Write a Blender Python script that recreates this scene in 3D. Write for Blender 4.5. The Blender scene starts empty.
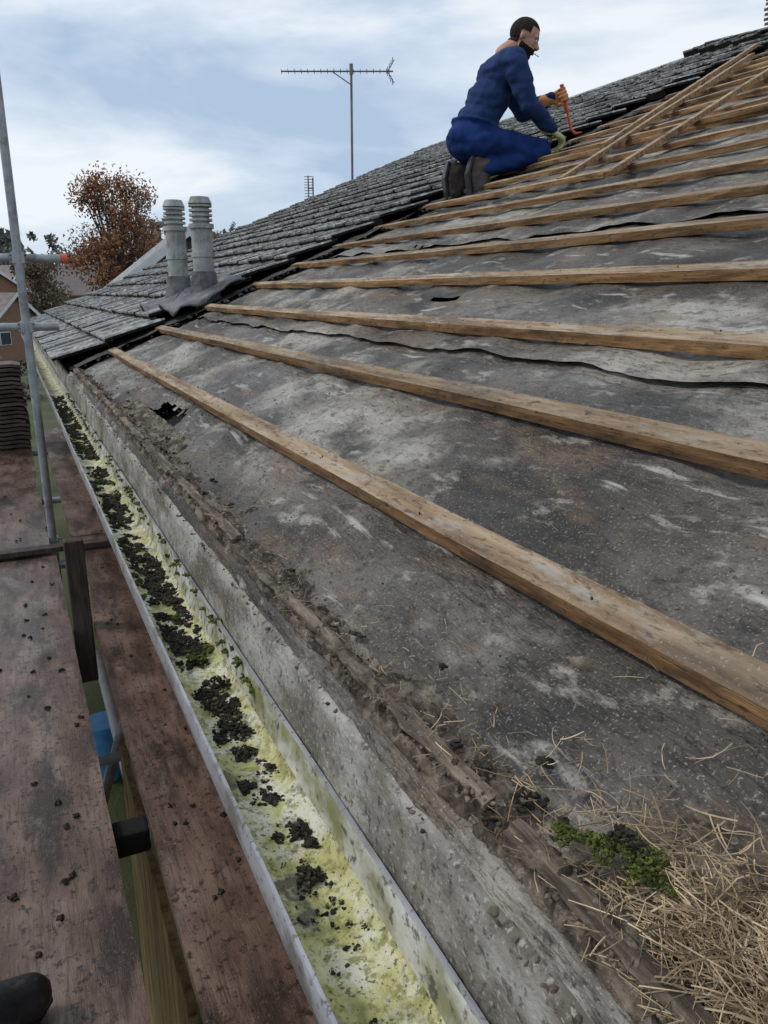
import bpy, bmesh, math, random
from mathutils import Vector, Matrix, noise
random.seed(7)
S=bpy.context.scene
S.view_settings.view_transform='Standard'
try: S.view_settings.look='None'
except: pass
S.view_settings.exposure=0
COL=S.collection
T=0.42; K=-0.614; SA=0.387; CA=0.922
def RP(X,Y,h=0.0): return Vector((X-h*SA, Y, K+T*X+h*CA))
def nz(x,y,z=0.0): return noise.noise(Vector((x,y,z)))
def fz(x,y,z=0.0,o=4): return noise.fractal(Vector((x,y,z)),1.0,2.0,o)
def U(a,b): return random.uniform(a,b)

# ---------------- materials
def mat(name, stops, scale=5, stretch=(1,1,1), rough=0.7, rough2=None, bump=0.3, bscale=60, bstretch=None, bdist=0.002,
        layers=(), island=0.0, objrand=0.0, detail=5, spec=0.4, metallic=0.0, bump2=None):
    m=bpy.data.materials.new(name); m.use_nodes=True
    nt=m.node_tree; N=nt.nodes; L=nt.links
    b=N['Principled BSDF']
    tc=N.new('ShaderNodeTexCoord')
    def noi(sc,st,det=detail,r=0.62):
        mp=N.new('ShaderNodeMapping'); mp.inputs['Scale'].default_value=st
        L.new(tc.outputs['Object'],mp.inputs['Vector'])
        n=N.new('ShaderNodeTexNoise'); n.inputs['Scale'].default_value=sc; n.inputs['Detail'].default_value=det
        n.inputs['Roughness'].default_value=r
        L.new(mp.outputs[0],n.inputs['Vector']); return n.outputs['Fac']
    r=N.new('ShaderNodeValToRGB'); L.new(noi(scale,stretch),r.inputs[0])
    el=r.color_ramp.elements
    while len(el)<len(stops): el.new(0.5)
    for e,(p,c) in zip(el,stops): e.position=p; e.color=(c[0],c[1],c[2],1)
    col=r.outputs[0]
    for (c,sc,st,lo,hi,amt) in layers:
        f=noi(sc,st)
        mr=N.new('ShaderNodeMapRange'); mr.inputs[1].default_value=lo; mr.inputs[2].default_value=hi
        mr.inputs[3].default_value=0; mr.inputs[4].default_value=amt
        L.new(f,mr.inputs[0])
        mx=N.new('ShaderNodeMix'); mx.data_type='RGBA'
        L.new(mr.outputs[0],mx.inputs[0]); L.new(col,mx.inputs[6]); mx.inputs[7].default_value=(c[0],c[1],c[2],1)
        col=mx.outputs[2]
    if island or objrand:
        if island:
            g=N.new('ShaderNodeNewGeometry'); src=g.outputs['Random Per Island']; amt=island
        else:
            g=N.new('ShaderNodeObjectInfo'); src=g.outputs['Random']; amt=objrand
        mr=N.new('ShaderNodeMapRange'); mr.inputs[3].default_value=1-amt; mr.inputs[4].default_value=1+amt
        L.new(src,mr.inputs[0])
        mm=N.new('ShaderNodeVectorMath'); mm.operation='SCALE'
        L.new(col,mm.inputs[0]); L.new(mr.outputs[0],mm.inputs['Scale']); col=mm.outputs[0]
    L.new(col,b.inputs['Base Color'])
    b.inputs['Metallic'].default_value=metallic
    b.inputs['Specular IOR Level'].default_value=spec
    if rough2 is not None:
        mr=N.new('ShaderNodeMapRange'); mr.inputs[1].default_value=0.38; mr.inputs[2].default_value=0.62
        mr.inputs[3].default_value=rough; mr.inputs[4].default_value=rough2
        L.new(noi(scale*0.7,stretch,3),mr.inputs[0]); L.new(mr.outputs[0],b.inputs['Roughness'])
    else: b.inputs['Roughness'].default_value=rough
    if bump:
        bp=N.new('ShaderNodeBump'); bp.inputs['Strength'].default_value=bump; bp.inputs['Distance'].default_value=bdist
        L.new(noi(bscale,bstretch or stretch,5),bp.inputs['Height']); out=bp.outputs[0]
        if bump2:
            b2=N.new('ShaderNodeBump'); b2.inputs['Strength'].default_value=bump2[0]; b2.inputs['Distance'].default_value=bump2[3]
            L.new(noi(bump2[1],bump2[2],4),b2.inputs['Height']); L.new(out,b2.inputs['Normal']); out=b2.outputs[0]
        L.new(out,b.inputs['Normal'])
    return m

M={}
M['felt']=mat('felt',[(0.36,(.030,.025,.021)),(0.5,(.082,.071,.060)),(0.62,(.17,.15,.128))],scale=2.6,stretch=(1,.6,1),rough=.72,rough2=.42,
   bump=1,bscale=70,bstretch=(1.6,.7,1.6),bdist=.004,bump2=(1,11,(2.4,.6,2.4),.018),
   layers=[((.42,.385,.325),1.7,(1,.8,1),.51,.61,.78),((.016,.013,.011),5,(1,.5,1),.54,.64,.85),
   ((.17,.11,.065),4,(1.6,.6,1),.53,.65,.6),((.42,.39,.345),20,(1,.45,1),.58,.68,.65),((.016,.014,.012),60,(1,.55,1),.52,.64,.65),
   ((.50,.47,.42),9,(3.2,.35,1),.62,.69,.7),((.48,.44,.38),260,(1,1,1),.58,.68,.55),((.012,.010,.009),190,(1,1,1),.56,.66,.7)])
M['felt_dark']=mat('felt_dark',[(0.35,(.012,.011,.010)),(0.65,(.065,.055,.045))],scale=12,stretch=(1,.4,1),rough=.7,bump=.8,bscale=80,bdist=.003)
M['crust']=mat('eaves_dirt',[(0.38,(.042,.031,.022)),(0.5,(.12,.092,.066)),(0.62,(.25,.205,.155))],scale=22,stretch=(1.5,.6,1.5),rough=.9,bump=1,bscale=150,bdist=.006,
   layers=[((.02,.016,.012),30,(1,.8,1),.52,.62,.8),((.36,.32,.265),90,(1,1,1),.56,.66,.6)])
BL=[((.11,.08,.055),4,(2,.6,2),.50,.66,.75),((.44,.41,.36),15,(2,.6,2),.54,.66,.6),((.05,.035,.024),50,(2,.6,2),.55,.66,.75),((.50,.47,.42),200,(1,1,1),.60,.68,.55),((.025,.02,.015),2.6,(2,1,2),.61,.71,.7)]
M['batten']=mat('batten_wood',[(0.36,(.19,.12,.062)),(0.5,(.33,.225,.13)),(0.64,(.46,.345,.225))],scale=7,stretch=(6,.35,6),rough=.75,bump=1,bscale=34,
   bstretch=(14,.5,14),bdist=.003,objrand=.25,layers=BL)
M['batten_edge']=mat('batten_sawn_edge',[(0.36,(.17,.085,.034)),(0.5,(.31,.168,.070)),(0.64,(.44,.265,.125))],scale=8,stretch=(6,.4,6),rough=.75,bump=1,bscale=34,
   bstretch=(14,.5,14),bdist=.003,objrand=.25,layers=[((.055,.035,.022),6,(2,.6,2),.52,.66,.8),((.03,.02,.015),70,(2,.6,2),.57,.67,.75)])
M['wood_rot']=mat('rotten_wood',[(0.36,(.05,.036,.025)),(0.5,(.14,.105,.075)),(0.64,(.30,.24,.175))],scale=14,stretch=(5,.3,5),rough=.85,bump=1,bscale=60,
   bstretch=(6,.5,6),bdist=.006,layers=[((.02,.016,.012),9,(1,.6,1),.50,.60,.85),((.33,.29,.235),120,(1,1,1),.58,.68,.5)])
M['fascia']=mat('fascia',[(0.36,(.15,.138,.118)),(0.5,(.27,.252,.222)),(0.64,(.40,.38,.345))],scale=9,stretch=(1,.8,1.3),rough=.85,bump=1,bscale=120,bdist=.003,
   layers=[((.09,.07,.045),7,(1,.6,1.5),.50,.62,.75),((.12,.13,.04),11,(1,.8,1),.57,.68,.6),((.50,.48,.44),130,(1,1,1),.56,.66,.6),((.035,.03,.025),90,(1,1,1),.56,.64,.7)])
M['gut_in']=mat('gutter_lichen',[(0.36,(.27,.25,.09)),(0.46,(.48,.45,.18)),(0.56,(.60,.57,.32)),(0.66,(.70,.67,.54))],scale=18,stretch=(1,.8,1),rough=.6,rough2=.3,
   bump=1,bscale=130,bdist=.004,layers=[((.72,.69,.60),28,(1,.8,1),.48,.58,.75),((.08,.065,.04),14,(1,.8,1),.55,.61,.9),((.20,.21,.05),65,(1,1,1),.53,.61,.8),((.05,.04,.025),150,(1,1,1),.57,.64,.85)])
M['gut_wall']=mat('gutter_wall',[(0.36,(.25,.24,.15)),(0.5,(.44,.43,.36)),(0.64,(.58,.57,.53))],scale=18,stretch=(1,.7,1),rough=.6,bump=.4,bscale=90,layers=[((.19,.19,.06),14,(1,.7,1),.50,.62,.8),((.06,.05,.035),60,(1,.8,1),.55,.63,.8)])
M['upvc']=mat('grey_plastic_lip',[(0.36,(.22,.22,.235)),(0.62,(.38,.38,.405))],scale=10,stretch=(1,.3,1),rough=.5,bump=.2,layers=[((.10,.09,.06),16,(1,.5,1),.52,.62,.7),((.06,.05,.04),90,(1,1,1),.57,.64,.7)])
M['pipe_w']=mat('white_pipe',[(0.36,(.5,.5,.5)),(0.62,(.65,.65,.65))],scale=10,rough=.4,bump=.1)
M['moss_black']=mat('dark_moss',[(0.3,(.008,.008,.005)),(0.7,(.05,.042,.028))],scale=60,rough=.9,bump=.5,bscale=200,island=.6,spec=.3)
M['moss_green']=mat('green_moss',[(0.3,(.03,.04,.010)),(0.7,(.12,.14,.03))],scale=40,rough=.95,bump=.5,bscale=200,island=.6,spec=.2)
M['grit']=mat('grit',[(0.3,(.045,.035,.025)),(0.7,(.21,.165,.12))],scale=30,rough=.9,bump=.3,island=.7)
M['straw']=mat('straw',[(0.35,(.20,.13,.07)),(0.65,(.52,.40,.25))],scale=14,rough=.75,bump=0,island=.6)
M['ply']=mat('wet_plywood',[(0.36,(.070,.040,.028)),(0.5,(.14,.086,.062)),(0.64,(.22,.15,.115))],scale=3.4,stretch=(1.8,.7,1),rough=.5,rough2=.2,bump=.7,bscale=60,
   bstretch=(4,.8,1),bdist=.002,layers=[((.028,.018,.013),5,(2,.5,1),.50,.62,.85),((.32,.26,.22),5,(1.6,.7,1),.56,.72,.5),((.02,.014,.011),50,(1,1,1),.55,.64,.85),((.04,.025,.018),16,(7,.5,1),.51,.65,.6),((.30,.23,.19),170,(1,1,1),.60,.68,.5)])
M['dark_timber']=mat('dark_timber',[(0.3,(.02,.016,.013)),(0.7,(.10,.078,.062))],scale=12,stretch=(3,3,.5),rough=.7,bump=.6)
M['tile']=mat('concrete_tile',[(0.36,(.085,.085,.080)),(0.5,(.175,.172,.163)),(0.64,(.28,.276,.262))],scale=7,rough=.6,rough2=.30,bump=.7,bscale=70,bdist=.004,island=.3,
   layers=[((.50,.50,.465),26,(1,1,1),.50,.61,.7),((.045,.038,.032),6,(1,1,1),.54,.67,.7),((.10,.105,.045),9,(1,1,1),.58,.70,.5)])
M['tile_shade']=mat('tile_edge_shade',[(0.36,(.010,.010,.009)),(0.64,(.03,.028,.025))],scale=20,rough=.9,bump=.5,spec=.1)  # near-black colour paints the shadow gap under each tile course
M['tile_brown']=mat('brown_tile',[(0.3,(.05,.035,.028)),(0.7,(.15,.105,.082))],scale=8,rough=.7,bump=.5,island=.35)
M['steel']=mat('galv_steel',[(0.3,(.22,.23,.24)),(0.7,(.44,.46,.48))],scale=14,rough=.5,bump=.2,metallic=.4,layers=[((.12,.07,.04),9,(1,1,1),.56,.68,.6)])
M['red']=mat('orange_cap',[(0.3,(.6,.07,.03)),(0.7,(.75,.12,.05))],rough=.5,bump=0)
M['flue']=mat('flue_grey',[(0.36,(.24,.245,.23)),(0.64,(.42,.425,.40))],scale=9,rough=.6,bump=.2,layers=[((.10,.10,.06),7,(1,1,.6),.52,.66,.7),((.08,.075,.06),25,(2,2,.4),.56,.68,.5)])
M['lead']=mat('lead',[(0.36,(.04,.041,.044)),(0.64,(.16,.163,.17))],scale=8,rough=.5,bump=.8,bscale=16,bdist=.015)
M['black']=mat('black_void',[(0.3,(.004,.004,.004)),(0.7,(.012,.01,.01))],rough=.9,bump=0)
M['alu']=mat('aluminium',[(0.3,(.10,.10,.11)),(0.7,(.2,.2,.21))],rough=.4,bump=0,metallic=.3)
M['skin']=mat('skin',[(0.3,(.42,.22,.15)),(0.7,(.55,.31,.23))],scale=20,rough=.55,bump=.2,bscale=200)
M['hair']=mat('hair',[(0.3,(.010,.007,.005)),(0.7,(.035,.023,.016))],scale=60,rough=.8,bump=.8,bscale=150,bdist=.004,spec=.2)
M['navy']=mat('navy_knit',[(0.36,(.013,.028,.088)),(0.64,(.026,.050,.140))],scale=6,rough=.9,bump=.6,bscale=16,bdist=.014,spec=.15)
M['trous']=mat('navy_trousers',[(0.36,(.008,.022,.10)),(0.64,(.016,.044,.17))],scale=6,rough=.9,bump=.6,bscale=14,bdist=.018,spec=.15)
M['boot']=mat('boot_suede',[(0.3,(.035,.026,.022)),(0.7,(.12,.092,.08))],scale=18,rough=.8,bump=.5)
M['boot_blk']=mat('boot_leather',[(0.3,(.008,.008,.009)),(0.7,(.03,.03,.033))],scale=18,rough=.45,bump=.5,bscale=120,layers=[((.10,.08,.06),30,(1,1,1),.56,.68,.6)])
M['glove_y']=mat('glove_yellow',[(0.3,(.42,.45,.12)),(0.7,(.62,.62,.28))],scale=25,rough=.8,bump=.4)
M['glove_o']=mat('glove_orange',[(0.3,(.48,.18,.06)),(0.7,(.66,.34,.14))],scale=25,rough=.8,bump=.4)
M['white']=mat('eye_white',[(0.3,(.6,.6,.6)),(0.7,(.7,.7,.7))],rough=.4,bump=0)
M['brick']=mat('brick',[(0.3,(.18,.09,.06)),(0.7,(.32,.18,.12))],scale=9,rough=.85,bump=.4)
M['render_wall']=mat('rendered_wall',[(0.3,(.10,.095,.09)),(0.7,(.18,.17,.16))],scale=9,rough=.85,bump=.4)
M['barge']=mat('bargeboard',[(0.3,(.62,.63,.64)),(0.7,(.75,.76,.77))],rough=.6,bump=.1)
M['grass']=mat('ground_grass',[(0.3,(.03,.04,.015)),(0.5,(.055,.07,.025)),(0.7,(.10,.09,.05))],scale=.8,rough=.9,bump=.6,bscale=30,bdist=.02)
M['fence']=mat('fence_wood',[(0.36,(.16,.10,.04)),(0.64,(.38,.26,.12))],scale=8,stretch=(4,4,.4),rough=.7,bump=.5,island=.25)
M['blue']=mat('blue_plastic',[(0.3,(.05,.20,.42)),(0.7,(.10,.32,.6))],rough=.4,bump=0)
M['leaf_a']=mat('autumn_leaves',[(0.3,(.17,.070,.030)),(0.7,(.32,.155,.07))],scale=2,rough=.8,bump=0,island=.6)  # browns lightened, distance haze put into the leaf colour
M['leaf_g']=mat('dull_leaves',[(0.3,(.06,.05,.028)),(0.7,(.16,.115,.06))],scale=.6,rough=.9,bump=0,island=.6)
M['leaf_far']=mat('far_leaves',[(0.3,(.085,.095,.09)),(0.7,(.17,.155,.135))],scale=.08,rough=.9,bump=0,island=.4)
M['bark']=mat('bark',[(0.3,(.05,.038,.03)),(0.7,(.13,.10,.085))],scale=8,rough=.9,bump=.5)
M['glass']=mat('window_glass',[(0.3,(.03,.04,.05)),(0.7,(.06,.07,.08))],rough=.1,bump=0)
M['roof_red']=mat('far_roof',[(0.3,(.14,.11,.10)),(0.7,(.22,.18,.165))],scale=3,rough=.8,bump=.5)

def obj(name, verts, faces, m, parent=None, smooth=False, mi=None):
    me=bpy.data.meshes.new(name); me.from_pydata([tuple(v) for v in verts],[],faces)
    ms=m if isinstance(m,(list,tuple)) else [m]
    for x in ms: me.materials.append(x)
    if mi: me.polygons.foreach_set('material_index',mi)
    if smooth: me.polygons.foreach_set('use_smooth',[True]*len(me.polygons))
    me.update()
    o=bpy.data.objects.new(name,me); COL.objects.link(o)
    if parent: o.parent=parent
    return o
def empty(name):
    e=bpy.data.objects.new(name,None); COL.objects.link(e); return e
class B:
    def __init__(s): s.v=[]; s.f=[]; s.m=[]
    def add(s,v,f,mi=0):
        n=len(s.v); s.v+=list(v); s.f+=[tuple(i+n for i in q) for q in f]
        s.m+= list(mi) if isinstance(mi,list) else [mi]*len(f)
    def box(s,lo,hi,mi=0):
        x0,y0,z0=lo;x1,y1,z1=hi
        s.add([(x0,y0,z0),(x1,y0,z0),(x1,y1,z0),(x0,y1,z0),(x0,y0,z1),(x1,y0,z1),(x1,y1,z1),(x0,y1,z1)],
          [(0,3,2,1),(4,5,6,7),(0,1,5,4),(1,2,6,5),(2,3,7,6),(3,0,4,7)],mi)
    def tube(s,p,q,r0,r1=None,n=16,mi=0,caps=True):
        r1=r0 if r1 is None else r1
        p=Vector(p);q=Vector(q);d=(q-p).normalized()
        a=d.orthogonal().normalized(); b=d.cross(a)
        vs=[]
        for c,r in((p,r0),(q,r1)):
            for i in range(n):
                t=2*math.pi*i/n; vs.append(c+a*math.cos(t)*r+b*math.sin(t)*r)
        fs=[(i,(i+1)%n,n+(i+1)%n,n+i) for i in range(n)]
        if caps: fs+=[tuple(range(n-1,-1,-1)),tuple(range(n,2*n))]
        s.add(vs,fs,mi)
    def obj(s,name,m,parent=None,smooth=False): return obj(name,s.v,s.f,m,parent,smooth,s.m)
def bevel(o,w=.003,seg=2):
    md=o.modifiers.new('bev','BEVEL'); md.width=w; md.segments=seg; md.limit_method='ANGLE'
def autosm(o):
    o.data.polygons.foreach_set('use_smooth',[True]*len(o.data.polygons))
    md=o.modifiers.new('es','EDGE_SPLIT'); md.split_angle=math.radians(40)

# ---------------- lumps
def ico(sub):
    bm=bmesh.new(); bmesh.ops.create_icosphere(bm,subdivisions=sub,radius=1)
    v=[x.co.copy() for x in bm.verts]; f=[tuple(y.index for y in x.verts) for x in bm.faces]; bm.free(); return v,f
I1=ico(1)
def lumps(name, items, m, base=I1, parent=None, rough=.45, smooth=False):
    b=B()
    for (p,s) in items:
        if not isinstance(s,(tuple,list)): s=(s*U(.7,1.4),s*U(.7,1.4),s*U(.5,1))
        rot=Matrix.Rotation(U(0,6.3),3,'Z')@Matrix.Rotation(U(-.5,.5),3,'X')
        o=Vector((U(0,99),U(0,99),U(0,99)))
        vs=[]
        for v in base[0]:
            k=1+rough*noise.noise(v*1.6+o)*1.6
            w=Vector((v.x*s[0]*k,v.y*s[1]*k,v.z*s[2]*k))
            vs.append(rot@w+Vector(p))
        b.add(vs,base[1])
    return b.obj(name,m,parent,smooth)
def clump(c, r, n, small, flat=.55):
    out=[]; ph=U(0,6.28); el=U(1.0,1.8)
    for _ in range(n):
        a=U(0,6.28); q=r*math.sqrt(U(0,1))*(1+.35*math.sin(3*a+ph)); z=flat*r*math.sqrt(max(0,1-min(1,q/r)**2))*U(.1,1)
        out.append(((c[0]+q*math.cos(a),c[1]+q*math.sin(a)*el,c[2]+z),small*U(.45,1.5)))
    return out

# ---------------- camera
yaw=math.radians(25.45); pit=math.radians(15.88)
R_=Vector((math.cos(yaw),-math.sin(yaw),0)); F_=Vector((math.cos(pit)*math.sin(yaw),math.cos(pit)*math.cos(yaw),-math.sin(pit))); U_=R_.cross(F_)
cam=bpy.data.cameras.new('camera'); co=bpy.data.objects.new('camera',cam); COL.objects.link(co)
co.matrix_world=Matrix(((R_.x,U_.x,-F_.x,0),(R_.y,U_.y,-F_.y,0),(R_.z,U_.z,-F_.z,0),(0,0,0,1)))
cam.sensor_width=36; cam.lens=770/1024*36; cam.clip_start=.02; cam.clip_end=3000
S.camera=co

# ---------------- world
w=bpy.data.worlds.new('World'); S.world=w; w.use_nodes=True
nt=w.node_tree; N=nt.nodes; L=nt.links; bg=N['Background']
sky=N.new('ShaderNodeTexSky'); sky.sky_type='NISHITA'; sky.sun_disc=False
SE=math.radians(46); SR=math.radians(-60)
sky.sun_elevation=SE; sky.sun_rotation=SR
tc=N.new('ShaderNodeTexCoord'); mp=N.new('ShaderNodeMapping'); mp.inputs['Scale'].default_value=(1,1,3.0); mp.inputs['Location'].default_value=(.55,.3,.2)
mp.inputs['Rotation'].default_value=(.15,.1,0)
L.new(tc.outputs['Generated'],mp.inputs[0])
n1=N.new('ShaderNodeTexNoise'); n1.inputs['Scale'].default_value=2.6; n1.inputs['Detail'].default_value=9; n1.inputs['Roughness'].default_value=.55; n1.inputs['Distortion'].default_value=.35
L.new(mp.outputs[0],n1.inputs['Vector'])
rp=N.new('ShaderNodeValToRGB'); e=rp.color_ramp.elements
e[0].position=.38; e[0].color=(4.3,5.5,7.2,1); e[1].position=.62; e[1].color=(8.6,9.1,9.6,1)
x=e.new(.5); x.color=(6.0,7.1,8.4,1)
L.new(n1.outputs['Fac'],rp.inputs[0])
mx=N.new('ShaderNodeMix'); mx.data_type='RGBA'; mx.inputs[0].default_value=.93
L.new(sky.outputs[0],mx.inputs[6]); L.new(rp.outputs[0],mx.inputs[7]); L.new(mx.outputs[2],bg.inputs[0])
bg.inputs[1].default_value=.105
sl=bpy.data.lights.new('sun','SUN'); sl.energy=1.5; sl.angle=math.radians(14); sl.color=(1,.93,.84)
so=bpy.data.objects.new('sun',sl); COL.objects.link(so)
az=SR; sd=Vector((math.sin(az)*math.cos(SE),math.cos(az)*math.cos(SE),math.sin(SE)))
so.rotation_euler=(-sd).to_track_quat('-Z','Y').to_euler()

YB=5.25; XR=7.5; YV=13.6; YN=-1.6
# ---------------- felt
def course(name,X0,X1,first=False,idx=0):
    xs=[]; x=X0
    while x<X1:
        xs.append(x); x+=.010 if x<1.2 else (.02 if x<2.2 else .045)
    xs.append(X1)
    ys=[]; y=YN
    while y<YB+.1:
        ys.append(y); y+=.012 if .1<y<2.2 else (.02 if y>0 else .06)
    V=[];F=[];pre=0
    if first: pre=5
    holes=[(.475,2.98,.062,.26),(.405,2.52,.034,.15),(1.42,2.5,.008,.10),(2.05,3.9,.010,.10)]
    for j,y in enumerate(ys):
        edge=.010*fz(y*1.6,X0*7)+.003*nz(y*14,X0)
        for k in range(pre):
            t=(pre-k)/pre
            rag=.012*nz(y*9,3)+.006*nz(y*40,7)
            V.append(Vector((.335-.022*t+.004*nz(y*12,k), y, K+T*.335-(.045+rag)*t*t-.004)))
        for i,x in enumerate(xs):
            u=(x-X0)
            xx=x+(edge*max(0,1-u/.15) if not first else 0)
            h=.010*math.sin((y+.1)*2*math.pi/.45)*(.6+.4*nz(xx*2,y))-.008
            h+=.012*fz(xx*3,y*2.0,0)+.005*fz(xx*10,y*7,2,3)
            h+=.0028*fz(xx*34,y*12,4,3)
            h-=.016*max(0,.35-abs(nz(xx*3.2,y*1.3,9)))**2*2
            if not first: h+=.004*max(0,1-u/.5)+math.exp(-(u/.03)**2)*.003*max(0,nz(y*3,X0*3))
            else: h-=.006*math.exp(-(u/.04)**2)
            if X1-x<.09 and idx<7: h-=.010
            for (hx,hy,rx,ry) in holes:
                q=((x-hx)/(rx*2.0))**2+((y-hy)/(ry*1.7))**2
                if q<4: h-=.045*math.exp(-q*1.2)*min(1,rx/.04)
            V.append(RP(xx,y,h))
    W=pre+len(xs)
    for j in range(len(ys)-1):
        for i in range(W-1):
            if i>=pre:
                x=xs[i-pre]; y=ys[j]; skip=False
                for (hx,hy,rx,ry) in holes:
                    if abs(y-hy)<2*ry and ((x-hx)/rx)**2+((y-hy)/ry)**2<1+.9*nz(x*30,y*18): skip=True
                if skip: continue
            a=j*W+i; F.append((a,a+1,a+W+1,a+W))
    return obj(name,V,F,M['felt'],smooth=True)
felt=empty('roofing_felt')
laps=[(.335,1.17),(1.11,2.08),(2.02,3.0),(2.95,3.95),(3.9,4.9),(4.85,5.85),(5.8,6.8),(6.75,XR)]
for i,(a,b) in enumerate(laps):
    o=course('felt_course_%d'%i,a,b,i==0,i); o.parent=felt

house=empty('bungalow_house')
b=B(); b.box((.62,YN,-3.6),(14.4,YV-.25,-.70)); b.obj('walls',M['brick'],house)
b=B(); b.box((.318,YN,-.62),(.64,YV-.1,-.605)); b.obj('soffit',M['fascia'],house)
b=B()
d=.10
b.add([RP(.36,YN,-d),RP(XR,YN,-d),RP(XR,YV-.3,-d),RP(.36,YV-.3,-d)],[(0,1,2,3)]); b.obj('loft_dark_sheet',M['black'],house)  # black sheet added under the felt, painting loft darkness behind the holes
b=B(); zr=K+T*XR
b.add([(XR,YN,zr+.02),(14.7,YN,-.5),(14.7,YV,-.5),(XR,YV,zr+.02)],[(0,1,2,3)])
b.obj('rear_roof_slope',M['tile'],house)
b=B()
b.add([(.4,YV-.26,-.72),(14.4,YV-.26,-.72),(XR,YV-.26,zr-.05)],[(0,1,2)]); b.obj('gable_wall',M['brick'],house)
V=[];F=[];ys=[YN+i*.02 for i in range(int((YV-YN)/.02))]
prof=[(.304,-.62),(.304,-.60),(.306,-.56),(.309,-.525),(.311,-.505),(.322,-.50),(.335,-.505),(.335,-.62)]
for y in ys:
    for k,(x,z) in enumerate(prof):
        V.append((x+.003*fz(y*9,k*3.1)+.0018*nz(y*30,k), y, z+.004*fz(y*7,k*2+9)))
n=len(prof)
for j in range(len(ys)-1):
    for i in range(n-1):
        a=j*n+i; F.append((a,a+n,a+n+1,a+1))
obj('fascia_board',V,F,M['fascia'],house,True)

# ---------------- gutter
prof=[(.1780,-.602),(.1790,-.599),(.1830,-.599),(.1845,-.603),(.188,-.635),(.198,-.655),(.215,-.663),(.250,-.665),(.277,-.662),(.288,-.650),(.292,-.63),(.2945,-.603),(.296,-.600),(.3000,-.600),(.3025,-.606),(.3025,-.68),(.20,-.682),(.186,-.665),(.178,-.63)]
mi_prof=[1,1,1,2,2,0,0,0,0,2,2,1,1,1,1,1,1,1,1]
V=[];F=[];MI=[]
ys=[YN+i*.02 for i in range(int((YV-YN)/.02))]
n=len(prof)
for y in ys:
    wob=.0025*fz(y*.8,5); sed=.004
    for k,(x,z) in enumerate(prof):
        dz=0
        if 5<=k<=9: dz=sed*fz(y*12,k*1.7)+.005*max(0,nz(y*3,k))
        V.append((x+wob,y,z+wob*.6+dz))
for j in range(len(ys)-1):
    for i in range(n):
        a=j*n+i; c=j*n+(i+1)%n; F.append((a,a+n,c+n,c)); MI.append(mi_prof[i])
gut=obj('gutter',V,F,[M['gut_in'],M['upvc'],M['gut_wall']],None,True,MI)
md=gut.modifiers.new('es','EDGE_SPLIT'); md.split_angle=math.radians(50)
it=[]
for (x,y,r) in [(.245,.72,.013),(.232,.80,.006),(.262,.80,.011),(.268,.775,.006),(.225,.92,.009),(.244,1.0,.013),(.238,1.08,.019),(.255,1.12,.016),(.228,1.2,.016),(.262,1.22,.018),(.275,.62,.004),(.21,.66,.003),(.222,1.05,.010),(.27,.95,.006),(.255,1.06,.014),(.24,1.15,.016),(.272,1.15,.010),(.25,.88,.007)]:
    it+=clump((x,y,-.664),r*1.25,int(40+r*5500),.0026)
for _ in range(110): it+=clump((U(.205,.285),U(.5,1.25),-.664),U(.0015,.005),7,.0018)
y=1.22
while y<5.6:
    for _ in range(4):
        x=U(.203,.287)
        if fz(x*12,y*3.0,4)>-.25: it+=clump((x,y+U(-.02,.02),-.663),U(.006,.017),18 if y<2.5 else 11,.0036 if y<2.5 else .005)
    y+=.020 if y<2.6 else .03
lumps('gutter_moss',it,M['moss_black'],rough=.6)
it=[]
for _ in range(150):
    y=U(1.1,5.2); it+=clump((.291+U(-.004,.008),y,-.602+U(-.03,.004)),U(.004,.010),12,.003)
for _ in range(22):
    y=U(1.3,4.8); it+=clump((U(.2,.28),y,-.655),U(.006,.012),22,.0035)
it+=clump((.248,1.33,-.655),.016,60,.003)
for c in [(.392,.40,.014),(.405,.375,.018),(.38,.43,.010),(.40,.355,.015)]:
    p=RP(c[0],c[1],.018); it+=clump(p,c[2],300,.0014)
lumps('green_moss',it,M['moss_green'],rough=.6)

def roofbeam(name,p,q,h0,wd,th,m,parent=None,rag=.0012,seg=.04,lift=None,bow=0):
    p=Vector((p[0],p[1]));q=Vector((q[0],q[1])); L_=(q-p).length; n=max(2,int(L_/seg)); sd=U(0,50)
    d=(q-p)/L_; s=Vector((-d.y,d.x))
    V=[];F=[];MI=[]
    cs=[(-.5,0),(-.5,.5),(-.48,1),(-.2,1),(.2,1),(.48,1),(.5,.5),(.5,0)]
    for j in range(n+1):
        t=j/n; c=p+d*(L_*t)+s*(bow*math.sin(math.pi*t)+.005*nz(t*L_*.8,sd))
        hb=h0+.004*nz(t*L_*1.1,sd+5)
        if lift: hb+=lift*t
        for k,(a,hh) in enumerate(cs):
            e=rag*(fz(t*L_*14,k*1.3,sd,3)+.6*nz(t*L_*45,k*2.1,sd))
            g=c+s*(a*wd*CA+e)
            V.append(RP(g.x,g.y,hb+hh*th+e))
    m_=len(cs)
    for j in range(n):
        for i in range(m_):
            a=j*m_+i;c=j*m_+(i+1)%m_
            F.append((a,c,c+m_,a+m_)); MI.append(0 if i in(2,3,4) else 1)
    F.append(tuple(range(m_))); F.append(tuple(range((n+1)*m_-1,n*m_-1,-1))); MI+=[1,1]
    mm=[M['batten'],M['batten_edge']] if m=='B' else [m,m]
    return obj(name,V,F,mm,parent,False,MI)
eav=empty('eaves_timber')
y=YN
while y<5.2:
    l=U(.35,.9); roofbeam('strip',(.353+U(-.004,.004),y),(.353+U(-.004,.004),min(5.25,y+l)),-.004+U(-.003,.003),.026+U(-.006,.006),.018,M['wood_rot'],eav,rag=.0050,seg=.008)
    y+=l+U(.0,.06)
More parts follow.
